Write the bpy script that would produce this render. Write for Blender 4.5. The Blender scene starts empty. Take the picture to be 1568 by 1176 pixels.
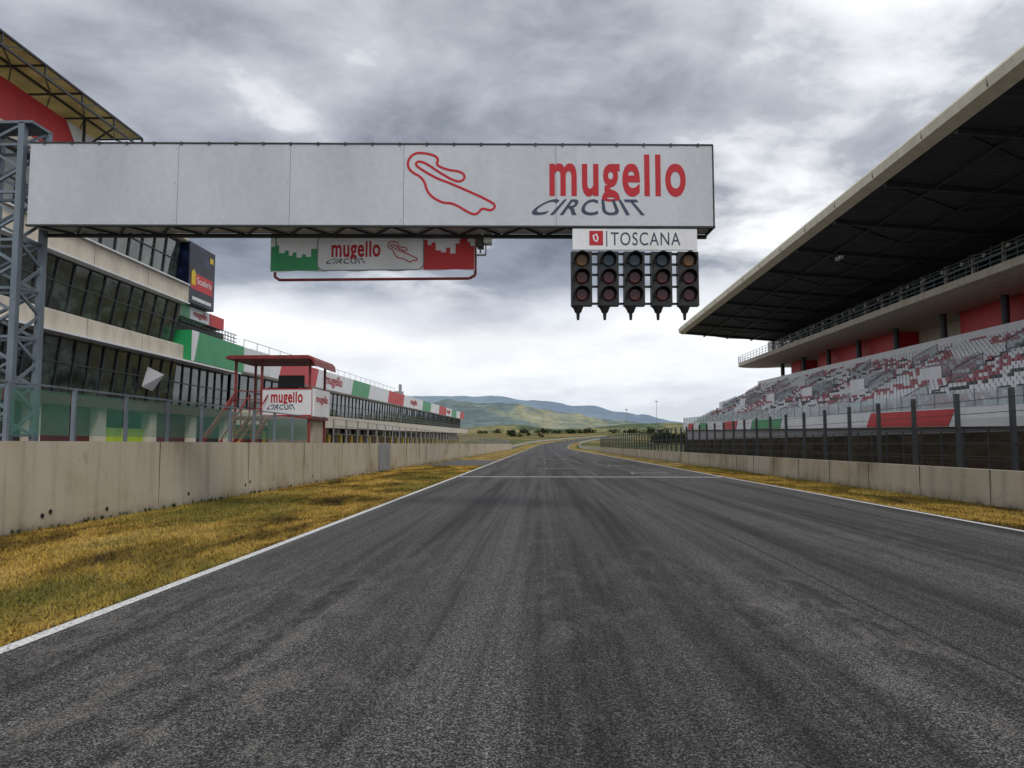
import bpy, math, random
import numpy as np
from mathutils import Vector, Matrix, noise
random.seed(4); np.random.seed(4)
scene = bpy.context.scene
col = scene.collection
R = math.radians

# ------------------------------------------------------------------ materials
def newmat(name):
    m = bpy.data.materials.new(name); m.use_nodes = True
    nt = m.node_tree
    return m, nt, nt.nodes['Principled BSDF']

def pos(nt, scale=(1, 1, 1)):
    g = nt.nodes.new('ShaderNodeNewGeometry')
    mp = nt.nodes.new('ShaderNodeMapping'); mp.inputs['Scale'].default_value = scale
    nt.links.new(g.outputs['Position'], mp.inputs['Vector'])
    return mp.outputs['Vector']

def noi(nt, vec, scale, detail=4, rough=.55, dist=0.0):
    n = nt.nodes.new('ShaderNodeTexNoise')
    n.inputs['Scale'].default_value = scale; n.inputs['Detail'].default_value = detail
    n.inputs['Roughness'].default_value = rough; n.inputs['Distortion'].default_value = dist
    nt.links.new(vec, n.inputs['Vector'])
    return n.outputs['Fac']

def c4(c):
    if not hasattr(c, '__len__'): c = (c, c, c)
    return (*c, 1)
def ramp(nt, fac, stops):
    r = nt.nodes.new('ShaderNodeValToRGB')
    els = r.color_ramp.elements
    els[0].position = stops[0][0]; els[0].color = c4(stops[0][1])
    els[1].position = stops[-1][0]; els[1].color = c4(stops[-1][1])
    for p, c in stops[1:-1]:
        e = els.new(p); e.color = c4(c)
    nt.links.new(fac, r.inputs['Fac'])
    return r.outputs['Color']

def mix(nt, fac, a, b, mode='MIX'):
    m = nt.nodes.new('ShaderNodeMix'); m.data_type = 'RGBA'; m.blend_type = mode
    for i, v in ((0, fac), (6, a), (7, b)):
        sock = m.inputs[i]
        if isinstance(v, (int, float)):
            sock.default_value = float(v) if i == 0 else (v, v, v, 1)
        elif isinstance(v, tuple): sock.default_value = (*v, 1)
        else: nt.links.new(v, sock)
    return m.outputs[2]

def math_(nt, op, a, b=None):
    m = nt.nodes.new('ShaderNodeMath'); m.operation = op
    for i, v in enumerate((a, b)):
        if v is None: continue
        if isinstance(v, (int, float)): m.inputs[i].default_value = v
        else: nt.links.new(v, m.inputs[i])
    return m.outputs[0]

def bump(nt, b, h, strength=.3, dist=.02):
    bn = nt.nodes.new('ShaderNodeBump'); bn.inputs['Strength'].default_value = strength
    bn.inputs['Distance'].default_value = dist
    nt.links.new(h, bn.inputs['Height']); nt.links.new(bn.outputs[0], b.inputs['Normal'])

def sepz(nt):
    g = nt.nodes.new('ShaderNodeNewGeometry'); s = nt.nodes.new('ShaderNodeSeparateXYZ')
    nt.links.new(g.outputs['Position'], s.inputs[0]); return s.outputs

def simple(name, c, rough=.6, metal=0., var=.25, scale=1.5, streak=True):
    m, nt, b = newmat(name)
    v = pos(nt, (1, 1, .35 if streak else 1))
    f = noi(nt, v, scale, 5, .6)
    lo = tuple(x * (1 - var) for x in c); hi = tuple(min(1, x * (1 + var * .45)) for x in c)
    c1 = ramp(nt, f, [(.3, lo), (.62, hi)])
    if var > .1:
        f2 = noi(nt, pos(nt), scale * 14, 2)
        c1 = mix(nt, .18 * min(1, var * 4), c1, ramp(nt, f2, [(.35, .3), (.65, 1.)]), 'MULTIPLY')
    nt.links.new(c1, b.inputs['Base Color'])
    b.inputs['Roughness'].default_value = rough; b.inputs['Metallic'].default_value = metal
    return m

M = {}
M['white_paint'] = simple('white_paint', (.74, .75, .77), .45, var=.12, scale=.8)
M['panel'] = simple('panel_grey_white', (.50, .525, .57), .4, var=.14, scale=.5)
M['cream'] = simple('cream_render', (.62, .56, .46), .75, var=.18)
M['cream_dk'] = simple('cream_dark', (.40, .35, .27), .8, var=.25)
M['red'] = simple('red_paint', (.56, .02, .025), .5, var=.15)
M['redsteel'] = simple('red_steel', (.24, .030, .026), .5, var=.35)
M['logo_red'] = simple('logo_red', (.44, .007, .018), .65, var=.05)
M['logo_navy'] = simple('logo_navy', (.030, .045, .09), .6, var=.05)
M['green'] = simple('green_paint', (.02, .30, .10), .45, var=.15)
M['steel'] = simple('galvanised_steel', (.17, .21, .25), .5, .3, var=.3)
M['darksteel'] = simple('dark_steel', (.045, .05, .055), .5, .3, var=.3)
M['black'] = simple('black_plastic', (.010, .011, .013), .5, var=.3)
M['grey'] = simple('mid_grey', (.25, .26, .27), .6, var=.25)
M['concrete'] = simple('light_concrete', (.42, .42, .42), .8, var=.2)
M['fascia'] = simple('roof_fascia_cream', (.64, .59, .45), .5, var=.15)
M['neon'] = simple('neon_panel', (.50, .68, .03), .6, var=.2)
M['yellow'] = simple('yellow_paint', (.75, .52, .03), .6, var=.2)
M['interior'] = simple('dark_interior', (.03, .027, .027), .8, var=.4)
M['joint'] = simple('joint_dark', (.10, .09, .07), .9, var=.4)  # plain dark tone for the joints between panels
M['maroon'] = simple('maroon_panel', (.10, .02, .02), .6, var=.3)
M['lens_red'] = simple('lens_red', (.085, .011, .013), .25, var=.3)
M['lens_amber'] = simple('lens_amber', (.17, .075, .013), .25, var=.3)
M['lens_blue'] = simple('lens_blue', (.02, .045, .06), .25, var=.3)
M['seat_white'] = simple('seat_white', (.72, .73, .75), .5, var=.1)
M['seat_red'] = simple('seat_red', (.42, .13, .16), .5, var=.2)
M['seat_dark'] = simple('seat_dark', (.06, .065, .07), .5, var=.2)
M['armco'] = simple('armco', (.5, .5, .5), .5, .3, var=.2)

def canopy():
    m, nt, b = newmat('tan_canopy')
    f = noi(nt, pos(nt), .8, 4)
    c = ramp(nt, f, [(.3, (.34, .29, .16)), (.7, (.50, .44, .27))])
    t = nt.nodes.new('ShaderNodeBsdfTranslucent'); d = nt.nodes.new('ShaderNodeMixShader'); d.inputs[0].default_value = .6
    nt.links.new(c, b.inputs['Base Color']); nt.links.new(c, t.inputs['Color'])
    nt.links.new(b.outputs[0], d.inputs[1]); nt.links.new(t.outputs[0], d.inputs[2])
    nt.links.new(d.outputs[0], nt.nodes['Material Output'].inputs['Surface'])
    return m
M['tan'] = canopy()

def glassmat(name, c, rough=.08, spec=.8):
    m, nt, b = newmat(name)
    f = noi(nt, pos(nt, (.5, .5, .9)), 1.2, 4)
    nt.links.new(ramp(nt, f, [(.38, tuple(x * .4 for x in c)), (.52, c), (.64, tuple(x * 3. for x in c))]), b.inputs['Base Color'])  # greenish reflection patches painted into the base colour
    b.inputs['Roughness'].default_value = rough
    b.inputs['Specular IOR Level'].default_value = spec
    bump(nt, b, noi(nt, pos(nt), .8, 2), .12, .05)
    return m
M['glass'] = glassmat('window_glass', (.028, .042, .036), spec=.9)
M['screen'] = glassmat('screen_black', (.005, .008, .025), .3, .2)

def transl(name, c, alpha, rough=.1):
    m, nt, b = newmat(name)
    f = noi(nt, pos(nt), 3, 2)
    nt.links.new(ramp(nt, f, [(.3, tuple(x * .8 for x in c)), (.7, c)]), b.inputs['Base Color'])
    b.inputs['Roughness'].default_value = rough; b.inputs['Alpha'].default_value = alpha
    return m
M['railglass'] = transl('rail_glass', (.10, .30, .22), .30)
M['standglass'] = transl('stand_glass', (.6, .72, .75), .45)

def wiremesh(name, c, per=10., th=.13):
    m, nt, b = newmat(name)
    s = sepz(nt)
    a = math_(nt, 'ADD', s[1], s[2]); d = math_(nt, 'SUBTRACT', s[1], s[2])
    fa = math_(nt, 'LESS_THAN', math_(nt, 'FRACT', math_(nt, 'MULTIPLY', math_(nt, 'ADD', a, 500.), per)), th)
    fd = math_(nt, 'LESS_THAN', math_(nt, 'FRACT', math_(nt, 'MULTIPLY', math_(nt, 'ADD', d, 500.), per)), th)
    nt.links.new(math_(nt, 'MAXIMUM', fa, fd), b.inputs['Alpha'])
    b.inputs['Base Color'].default_value = (*c, 1); b.inputs['Roughness'].default_value = .8
    return m
M['mesh'] = wiremesh('fence_mesh', (.02, .021, .023), 10, .10)

def asphalt(name, base=.05, marks=True):
    m, nt, b = newmat(name)
    p = pos(nt)
    spk = noi(nt, p, 70, 2, .7)
    spk2 = noi(nt, p, 24, 2, .65)
    c = ramp(nt, spk, [(.37, (base * .22,) * 3), (.5, (base * .85, base * .85, base * .89)), (.64, (base * 4.4, base * 4.3, base * 4.15))])
    c = mix(nt, .7, c, ramp(nt, spk2, [(.35, .4), (.62, 1.4)]), 'MULTIPLY')
    if marks:
        patch = noi(nt, pos(nt, (1.5, .6, 1)), 1.9, 7, .74, .5)
        zone = noi(nt, pos(nt, (1, .25, 1)), .38, 3, .5)
        tyre = noi(nt, pos(nt, (1.2, .03, 1)), 1.2, 4, .6)
        t2 = noi(nt, pos(nt, (7., .05, 1)), 1., 3, .6)
        c = mix(nt, 1., c, ramp(nt, tyre, [(.38, .52), (.5, 1.), (.62, 1.28)]), 'MULTIPLY')
        c = mix(nt, .6, c, ramp(nt, t2, [(.38, .5), (.55, 1.)]), 'MULTIPLY')
        s = sepz(nt)
        nearw = ramp(nt, math_(nt, 'DIVIDE', s[1], 40.), [(.12, 1.), (.45, .30)])   # worn patches are on the grid boxes
        pm = mix(nt, 1., ramp(nt, patch, [(.49, 0.), (.60, .62)]), ramp(nt, zone, [(.42, .08), (.58, 1.)]), 'MULTIPLY')
        pm = mix(nt, 1., pm, nearw, 'MULTIPLY')
        pale = ramp(nt, spk, [(.36, (base * .6, base * .57, base * .53)), (.60, (base * 5.2, base * 4.85, base * 4.4))])
        c = mix(nt, pm, c, pale)
        wx = math_(nt, 'ADD', s[0], math_(nt, 'MULTIPLY', noi(nt, pos(nt, (.3, .12, 1)), 1., 3, .7), 1.2))
        for cxp, wd, st in ((1.2, 1.2, .5), (3.9, .7, .5), (-1.6, .6, .25), (6.2, .5, .25)):
            d = math_(nt, 'ABSOLUTE', math_(nt, 'SUBTRACT', wx, cxp + .6))
            c = mix(nt, st, c, ramp(nt, math_(nt, 'DIVIDE', d, wd), [(.1, .35), (1., 1.)]), 'MULTIPLY')
    nt.links.new(c, b.inputs['Base Color'])
    b.inputs['Roughness'].default_value = .85
    b.inputs['Specular IOR Level'].default_value = .25
    bump(nt, b, spk, .8, .015)
    return m
M['asphalt'] = asphalt('asphalt', .049)
M['asphalt2'] = asphalt('pit_asphalt', .06, False)

def grassmat(name, blade=False):
    m, nt, b = newmat(name)
    a = noi(nt, pos(nt, (1, .4, 1)), .6, 6, .66, .4)
    g = noi(nt, pos(nt, (1, .3, 1)), .28, 4, .6)
    k = 1.08 if blade else .88
    c = ramp(nt, a, [(.36, (.07 * k, .045 * k, .02)), (.45, (.20 * k, .135 * k, .032)), (.53, (.40 * k, .265 * k, .065)), (.67, (.50 * k, .35 * k, .115))])
    c = mix(nt, ramp(nt, g, [(.47, 0.), (.60, .7)]), c, (.145 * k, .145 * k, .035))
    if not blade:
        f = noi(nt, pos(nt), 22, 4, .7)
        c = mix(nt, .75, c, ramp(nt, f, [(.33, .3), (.6, 1.25)]), 'MULTIPLY')
        bump(nt, b, f, .8, .05)
    nt.links.new(c, b.inputs['Base Color']); b.inputs['Roughness'].default_value = .95
    b.inputs['Specular IOR Level'].default_value = .1
    return m
M['grass'] = grassmat('dry_grass'); M['blade'] = grassmat('grass_blades', True)

def wallmat():
    m, nt, b = newmat('weathered_wall')
    st = noi(nt, pos(nt, (1, 1.6, .10)), 1.3, 6, .65)
    cl = noi(nt, pos(nt), .28, 6, .6, .5)
    fine = noi(nt, pos(nt), 35, 3)
    c = ramp(nt, cl, [(.34, (.33, .27, .18)), (.47, (.47, .41, .31)), (.68, (.53, .49, .40))])
    c = mix(nt, .32, c, ramp(nt, st, [(.36, .35), (.50, 1.), (.7, 1.08)]), 'MULTIPLY')
    s = sepz(nt)
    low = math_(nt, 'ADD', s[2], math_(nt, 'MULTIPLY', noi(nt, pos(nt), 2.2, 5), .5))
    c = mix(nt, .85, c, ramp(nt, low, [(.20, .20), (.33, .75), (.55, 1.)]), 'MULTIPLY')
    bl = noi(nt, pos(nt), 1.7, 6, .7)
    c = mix(nt, .6, c, ramp(nt, bl, [(.29, .35), (.38, 1.)]), 'MULTIPLY')
    c = mix(nt, .3, c, ramp(nt, fine, [(.3, .6), (.6, 1.1)]), 'MULTIPLY')
    nt.links.new(c, b.inputs['Base Color']); b.inputs['Roughness'].default_value = .85
    bump(nt, b, noi(nt, pos(nt), 12, 5, .7), .2, .02)
    return m
M['wall'] = wallmat()

def linemat(name, sc, stops):
    m, nt, b = newmat(name)
    f = noi(nt, pos(nt), sc, 5, .7)
    nt.links.new(ramp(nt, f, stops), b.inputs['Base Color'])
    b.inputs['Roughness'].default_value = .75
    return m
M['line'] = linemat('worn_white_line', 28, [(.36, .12), (.46, .58), (.7, .74)])
M['faint'] = linemat('faded_line', 6, [(.38, .07), (.55, .55)])

def landmat(name, stops, scale, scale2=None, k2=.55):
    m, nt, b = newmat(name)
    f = noi(nt, pos(nt, (1, .5, 1.5)), scale, 7, .62, .6)
    c = ramp(nt, f, stops)
    f2 = noi(nt, pos(nt, (1, .6, 2)), scale2 or scale * 9, 5, .7)
    c = mix(nt, k2, c, ramp(nt, f2, [(.42, .35), (.58, 1.15)]), 'MULTIPLY')
    nt.links.new(c, b.inputs['Base Color']); b.inputs['Roughness'].default_value = 1.
    b.inputs['Specular IOR Level'].default_value = 0.05
    return m
M['ground'] = landmat('ground_fields', [(.35, (.04, .06, .025)), (.48, (.12, .13, .05)), (.56, (.26, .19, .075)), (.68, (.08, .10, .035))], .012)
M['shade_earth'] = landmat('shade_dark_earth', [(.35, (.02, .016, .012)), (.6, (.085, .06, .032))], .8)  # brown earth, darkened in its colour for the shade by the stand
M['hill_mid'] = landmat('hill_mid', [(.36, (.13, .175, .185)), (.48, (.155, .20, .19)), (.56, (.27, .28, .20)), (.62, (.31, .31, .21)), (.72, (.15, .19, .185))], .0035, .02, .36)  # bluish haze and sunlit yellow patches painted into the hill colour
M['hill_far'] = landmat('hill_far', [(.4, (.17, .23, .30)), (.6, (.22, .29, .35))], .002, .012, .15)  # aerial haze painted as a blue base colour
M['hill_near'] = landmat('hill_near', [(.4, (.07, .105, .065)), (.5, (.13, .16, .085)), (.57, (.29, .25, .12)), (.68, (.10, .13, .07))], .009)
M['leaf'] = landmat('foliage', [(.35, (.022, .036, .020)), (.65, (.055, .075, .032))], .5)
M['bark'] = simple('bark', (.08, .06, .045), .9)

def underside():
    m, nt, b = newmat('roof_underside')
    s = sepz(nt)
    w = math_(nt, 'SINE', math_(nt, 'MULTIPLY', s[1], 12.))
    f = noi(nt, pos(nt), .6, 5)
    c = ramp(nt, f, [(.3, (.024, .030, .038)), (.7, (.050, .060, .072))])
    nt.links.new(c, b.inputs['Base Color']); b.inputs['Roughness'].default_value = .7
    bump(nt, b, w, .6, .05)
    return m
M['under'] = underside()

# ------------------------------------------------------------------ mesh builder
def empty(name, parent=None):
    e = bpy.data.objects.new(name, None); col.objects.link(e)
    if parent: e.parent = parent
    return e

class MB:
    def __init__(s, slope=None, mtx=None):
        s.v = []; s.f = []; s.slope = slope; s.m = mtx
    def box(s, x0, x1, y0, y1, z0, z1):
        o = len(s.v)
        s.v += [(x0, y0, z0), (x1, y0, z0), (x1, y1, z0), (x0, y1, z0), (x0, y0, z1), (x1, y0, z1), (x1, y1, z1), (x0, y1, z1)]
        s.f += [(o, o+3, o+2, o+1), (o+4, o+5, o+6, o+7), (o, o+1, o+5, o+4), (o+1, o+2, o+6, o+5), (o+2, o+3, o+7, o+6), (o+3, o, o+4, o+7)]
        return s
    def poly(s, pts):
        o = len(s.v); s.v += [tuple(p) for p in pts]; s.f.append(tuple(range(o, o + len(pts)))); return s
    def beam(s, a, b, w=.08, h=None):
        h = h or w; a = Vector(a); b = Vector(b); d = (b - a).normalized()
        up = Vector((0, 0, 1)) if abs(d.z) < .95 else Vector((0, 1, 0))
        r = d.cross(up).normalized() * w / 2; u = r.cross(d).normalized() * h / 2
        o = len(s.v)
        for p in (a, b):
            s.v += [tuple(p - r - u), tuple(p + r - u), tuple(p + r + u), tuple(p - r + u)]
        s.f += [(o, o+1, o+2, o+3), (o+7, o+6, o+5, o+4), (o, o+4, o+5, o+1), (o+1, o+5, o+6, o+2), (o+2, o+6, o+7, o+3), (o+3, o+7, o+4, o)]
        return s
    def tube(s, a, b, r, n=10, r2=None, cap=True):
        r2 = r if r2 is None else r2
        a = Vector(a); b = Vector(b); d = (b - a).normalized()
        up = Vector((0, 0, 1)) if abs(d.z) < .95 else Vector((0, 1, 0))
        x = d.cross(up).normalized(); y = d.cross(x)
        o = len(s.v)
        for p, rr in ((a, r), (b, r2)):
            for i in range(n):
                t = 2 * math.pi * i / n
                s.v.append(tuple(p + x * math.cos(t) * rr + y * math.sin(t) * rr))
        for i in range(n):
            j = (i + 1) % n; s.f.append((o+i, o+j, o+n+j, o+n+i))
        if cap:
            s.f.append(tuple(o + i for i in reversed(range(n)))); s.f.append(tuple(o + n + i for i in range(n)))
        return s
    def prism(s, prof, y0, y1):
        n = len(prof); o = len(s.v)
        s.v += [(x, y0, z) for x, z in prof] + [(x, y1, z) for x, z in prof]
        for i in range(n):
            j = (i + 1) % n; s.f.append((o+i, o+j, o+n+j, o+n+i))
        s.f.append(tuple(o + i for i in reversed(range(n)))); s.f.append(tuple(o + n + i for i in range(n)))
        return s
    def add(s, verts, faces):
        o = len(s.v); s.v += verts; s.f += [tuple(i + o for i in f) for f in faces]; return s
    def obj(s, name, mat, parent=None, bev=0, smooth=False):
        vs = s.v
        if s.slope:
            y0, k = s.slope; vs = [(x, y, z + k * (y - y0)) for x, y, z in vs]
        if s.m: vs = [tuple(s.m @ Vector(p)) for p in vs]
        me = bpy.data.meshes.new(name); me.from_pydata(vs, [], s.f); me.update()
        me.materials.append(M[mat] if isinstance(mat, str) else mat)
        ob = bpy.data.objects.new(name, me); col.objects.link(ob)
        if parent: ob.parent = parent
        if smooth:
            for p in me.polygons: p.use_smooth = True
        if bev:
            b = ob.modifiers.new('b', 'BEVEL'); b.width = bev; b.segments = 2; b.limit_method = 'ANGLE'
        return ob

def text_geo(body, box, bold=.02, warp=None, space=1.):
    cu = bpy.data.curves.new('t', 'FONT'); cu.body = body; cu.offset = bold; cu.space_character = space
    cu.resolution_u = 6
    ob = bpy.data.objects.new('t', cu); col.objects.link(ob)
    bpy.context.view_layer.update()
    dg = bpy.context.evaluated_depsgraph_get()
    me = ob.evaluated_get(dg).to_mesh()
    vs = [(v.co.x, v.co.y) for v in me.vertices]; fs = [tuple(p.vertices) for p in me.polygons]
    ob.evaluated_get(dg).to_mesh_clear()
    bpy.data.objects.remove(ob); bpy.data.curves.remove(cu)
    xs = [a for a, b in vs]; ys = [b for a, b in vs]
    ax, bx, ay, by = min(xs), max(xs), min(ys), max(ys)
    x0, x1, z0, z1 = box; out = []
    for a, b in vs:
        u = (a - ax) / (bx - ax); v = (b - ay) / (by - ay)
        if warp: u, v = warp(u, v)
        out.append((x0 + u * (x1 - x0), z0 + v * (z1 - z0)))
    return out, fs

def splay(u, v):
    c = .58; return c + (u - c) * (1 - .30 * v), v
def tall(u, v):      # large x-height, short descender, like the circuit wordmark
    if v < .22: v2 = v / .22 * .09
    elif v < .75: v2 = .09 + (v - .22) / .53 * .70
    else: v2 = .79 + (v - .75) / .25 * .21
    return u, v2

def ribbon(pts, w, closed=True):
    n = len(pts); vs = []; fs = []
    P = [Vector(p) for p in pts]
    for i in range(n):
        a = P[(i - 1) % n] if closed or i > 0 else P[i]; c = P[(i + 1) % n] if closed or i < n - 1 else P[i]
        d = (c - a).normalized(); nrm = Vector((-d.y, d.x)) * w / 2
        vs += [tuple(P[i] + nrm), tuple(P[i] - nrm)]
    for i in range(n if closed else n - 1):
        j = (i + 1) % n; fs.append((2*i, 2*i+1, 2*j+1, 2*j))
    return vs, fs

def smoothpath(pts, it=2):
    for _ in range(it):
        q = []
        for i in range(len(pts)):
            a = pts[i]; b = pts[(i + 1) % len(pts)]
            q += [(a[0]*.75+b[0]*.25, a[1]*.75+b[1]*.25), (a[0]*.25+b[0]*.75, a[1]*.25+b[1]*.75)]
        pts = q
    return pts

TRACK = [(628,236),(640,233),(662,237),(669,244),(664,252),(682,260),(702,262),(710,269),(706,277),(695,278),(670,264),(650,250),(637,246),(632,252),(646,262),(668,274),(686,280),(752,309),(757,317),(749,323),(736,318),(729,328),(719,328),(692,311),(674,311),(652,297),(646,273),(624,262),(620,248)]

# ------------------------------------------------------------------ terrain
def gz(y):
    if y < 260: return 0.
    if y < 320: return .01 * (y - 260) ** 2 / 60
    if y < 1500: return .6 + .02 * (y - 320)
    return .6 + .02 * 1180
ys = [-120, -40, 0, 20, 60, 120, 200, 260, 270, 280, 290, 300, 310, 320, 350, 400, 450, 500, 560, 620, 700, 800, 1000, 1250, 1500, 2500, 5000, 9000]
xs = [-6000, -3000, -1500, -700, -300, -100, -40, 0, 40, 100, 300, 700, 1500, 3000, 6000]
b = MB(); b.v = [(x, y, gz(y) - .01) for y in ys for x in xs]
nx = len(xs)
b.f = [(j*nx+i, j*nx+i+1, (j+1)*nx+i+1, (j+1)*nx+i) for j in range(len(ys)-1) for i in range(nx-1)]
b.obj('ground', 'ground')

def cx(y): return 0 if y < 260 else .00036 * (y - 260) ** 2
def strip(name, xa, xb, y0, y1, dz, mat, parent=None, curve=True):
    yy = sorted(set([y0, y1] + [y for y in ys if y0 < y < y1]))
    b = MB()
    for y in yy:
        k = 1 + (3 if y > 250 else 0)
        o = cx(y) if curve else 0
        b.v += [(xa + o, y, gz(y) + dz * k), (xb + o, y, gz(y) + dz * k)]
    b.f = [(2*i, 2*i+1, 2*i+3, 2*i+2) for i in range(len(yy)-1)]
    return b.obj(name, mat, parent)
strip('asphalt_road', -4.6, 9.55, -40, 700, .004, 'asphalt')
strip('grass_verge', -10.0, -4.6, -40, 560, .002, 'grass')
strip('grass_verge', 9.55, 12.4, -40, 560, .002, 'grass')
mk = empty('road_markings')
strip('edge_line_a', -4.52, -4.38, -40, 700, .010, 'line', mk)
strip('edge_line_b', 9.30, 9.44, -40, 700, .010, 'line', mk)
MB().box(-4.3, 9.2, 40.0, 40.5, .005, .009).obj('start_line', 'faint', mk)
b = MB()
for i in range(8):
    y = 46 + i * 8; x = (0.2 if i % 2 else 5.2)
    b.box(x, x + 2.2, y, y + .12, .005, .009); b.box(x, x + .1, y - 1.2, y - .01, .005, .0085)
b.obj('grid_marks', 'faint', mk)
b = MB()
for xb_, y0_ in ((3.45, 3), (-1.1, 9)):
    pts = [(xb_ + .03 * math.sin(i * 1.7), y0_ + i * 2.0) for i in range(60)]
    for (x, y), (x2, y2) in zip(pts, pts[1:]): b.poly([(x, y, .0075), (x + .025, y, .0075), (x2 + .025, y2, .0075), (x2, y2, .0075)])
b.obj('paving_seam', 'interior', mk)
strip('pit_lane', -26., -10.3, -40, 330, .003, 'asphalt2', curve=False)
strip('pit_exit_patch', -9.2, -4.65, 62, 82, .012, 'asphalt2')
strip('shade_dark_earth_bank', 12.7, 22.3, -40, 172, .004, 'shade_earth')  # embankment; the under-stand shade is in its dark colour

def blades(name, x0, x1, y0, y1, n, edge=0.):
    u = np.random.rand(n); y = y0 * (y1 / y0) ** u; x = x0 + np.random.rand(n) * (x1 - x0)
    if edge:
        m_ = np.random.rand(n) < .05; x[m_] = edge + .02 - np.abs(np.random.randn(m_.sum())) * .05
    h = .025 + .05 * np.random.rand(n) ** 2; w = .004 + .006 * np.random.rand(n); w *= (1 + y / 12)
    a = np.random.rand(n) * 6.283; lx = (np.random.rand(n) - .5) * .07; ly = (np.random.rand(n) - .5) * .07
    V = np.zeros((n, 3, 3)); V[:, 0] = np.stack([x - w*np.cos(a), y - w*np.sin(a), 0*x], 1)
    V[:, 1] = np.stack([x + w*np.cos(a), y + w*np.sin(a), 0*x], 1); V[:, 2] = np.stack([x + lx, y + ly, h], 1)
    me = bpy.data.meshes.new(name); me.from_pydata(V.reshape(-1, 3).tolist(), [], np.arange(3*n).reshape(-1, 3).tolist())
    me.materials.append(M['blade']); ob = bpy.data.objects.new(name, me); col.objects.link(ob)
blades('dry_grass', -9.98, -4.56, 4, 60, 80000, -4.56)
blades('dry_grass', 9.5, 12.35, 14, 60, 22000)
def tufts(name, xf, n, y0, y1):
    b = MB()
    for _ in range(n):
        y = y0 * (y1 / y0) ** random.random(); x = xf + random.random() * .12; s = random.uniform(.05, .17)
        for k in range(12):
            a = random.random() * 6.28; d = s * random.random() * .8
            b.poly([(x - .008, y, 0), (x + .008, y, 0), (x + math.cos(a)*d*.4, y + math.sin(a)*d, s * random.uniform(.5, 1))])
    b.obj(name, 'leaf')
tufts('weeds', -9.99, 200, 9, 90)

# ------------------------------------------------------------------ walls
pw = empty('concrete_pit_wall')
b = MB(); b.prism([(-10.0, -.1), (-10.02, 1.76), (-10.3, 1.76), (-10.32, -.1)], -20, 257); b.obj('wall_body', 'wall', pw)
b = MB()
y = -17.
while y < 257:
    b.box(-10.018, -9.998, y, y + .010, 0, 1.76); y += 6.15
b.obj('joints', 'joint', pw)
b = MB()
for y, z in ((10.6,.25),(15.2,.27),(15.45,.33),(17.5,.22),(21.6,.3),(25.8,.33),(26.2,.42),(33.4,.3)):
    b.tube((-10.03, y, z), (-9.988, y, z), .05, 10)
b.obj('drain_holes', 'black', pw)
MB().box(-9.99, -9.97, 47.0, 50.5, .05, 1.72).obj('steel_gate', 'grey', pw)

rw = empty('concrete_barrier_wall')
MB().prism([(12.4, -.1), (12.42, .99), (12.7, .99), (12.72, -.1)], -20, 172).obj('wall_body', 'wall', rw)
b = MB(); y = -18.
while y < 172: b.box(12.395, 12.42, y, y + .015, 0, .985); y += 4.0
b.obj('joints', 'joint', rw)
b = MB()
for off in (-12, 14):
    yy = [y for y in ys if (257 if off < 0 else 172) <= y <= 700]
    if off > 0: yy = [172] + yy
    for a, c in zip(yy, yy[1:]):
        for h in (.35, .8): b.beam((off + cx(a), a, gz(a) + h), (off + cx(c), c, gz(c) + h), .08, .3)
b.obj('armco_barrier', 'armco')

cf = empty('catch_fence')
b = MB(); b2 = MB()
y = 4.7
while y < 172:
    b.box(12.78, 12.90, y, y + .12, 0, 3.25); y += 2.8
for z in (1.25, 1.7, 2.15, 2.6, 3.0): b2.beam((12.83, 4, z), (12.83, 172, z), .018)
b.obj('posts', 'darksteel', cf); b2.obj('cables', 'darksteel', cf)
MB().poly([(12.76, 4, .95), (12.76, 172, .95), (12.76, 172, 2.45), (12.76, 4, 2.45)]).obj('mesh_panel', 'mesh', cf)
cf2 = empty('spectator_fence')
b = MB(); y = 6.
while y < 150: b.box(17.6, 17.66, y, y + .06, 0, 2.3); y += 1.8
for z in (.6, 1.2, 1.75, 2.25): b.beam((17.63, 5, z), (17.63, 150, z), .035)
b.obj('posts_and_rails', 'darksteel', cf2)

gl = empty('glass_railing')
b = MB(); g = MB(); y = 12.2
while y < 33:
    b.box(-10.28, -10.2, y, y + .07, 1.76, 2.92)
    g.box(-10.25, -10.235, y + .12, y + 2.0, 1.88, 2.80); y += 2.12
b.beam((-10.24, 12.2, 2.9), (-10.24, 33.4, 2.9), .05, .04)
b.obj('posts', 'steel', gl); g.obj('panes', 'railglass', gl)
fr = empty('pit_wall_railing')
b = MB(); y = 37.5
while y < 250: b.box(-10.26, -10.2, y, y + .05, 1.76, 2.95); y += 2.5
for z in (2.2, 2.6, 2.93): b.beam((-10.23, 37.5, z), (-10.23, 250, z), .025)
b.obj('rails', 'grey', fr)

# ------------------------------------------------------------------ gantry
ang = math.atan2(.75, 15.51)
G = Matrix.Translation((-11.6, 16.6, 0)) @ Matrix.Rotation(ang, 4, 'Z')
def ax(u): return (u - 40) * .01475
def az(v): return 8.54 - (v - 219.5) * .01510
ga = empty('start_gantry')
L = 15.53; DB = .78
MB(mtx=G).box(0, L, .03, DB, 6.66, 8.50).obj('beam_core', 'panel', ga)
b = MB(mtx=G)
seams = [0, ax(268), ax(440), ax(615), ax(850), L]
for a, c in zip(seams, seams[1:]): b.box(a + .004, c - .004, 0, .028, 6.64, 8.52)
b.obj('face_panels', 'panel', ga, bev=.006)
b = MB(mtx=G)
b.box(-.02, L + .02, -.02, DB + .02, 8.524, 8.55); b.box(L + .002, L + .03, -.01, DB, 6.6, 8.53)
for x in np.arange(.3, L, .62): b.box(x, x + .05, -.03, 0.0, 8.50, 8.56)
b.box(-.02, L + .035, -.025, .06, 6.60, 6.638)
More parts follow.
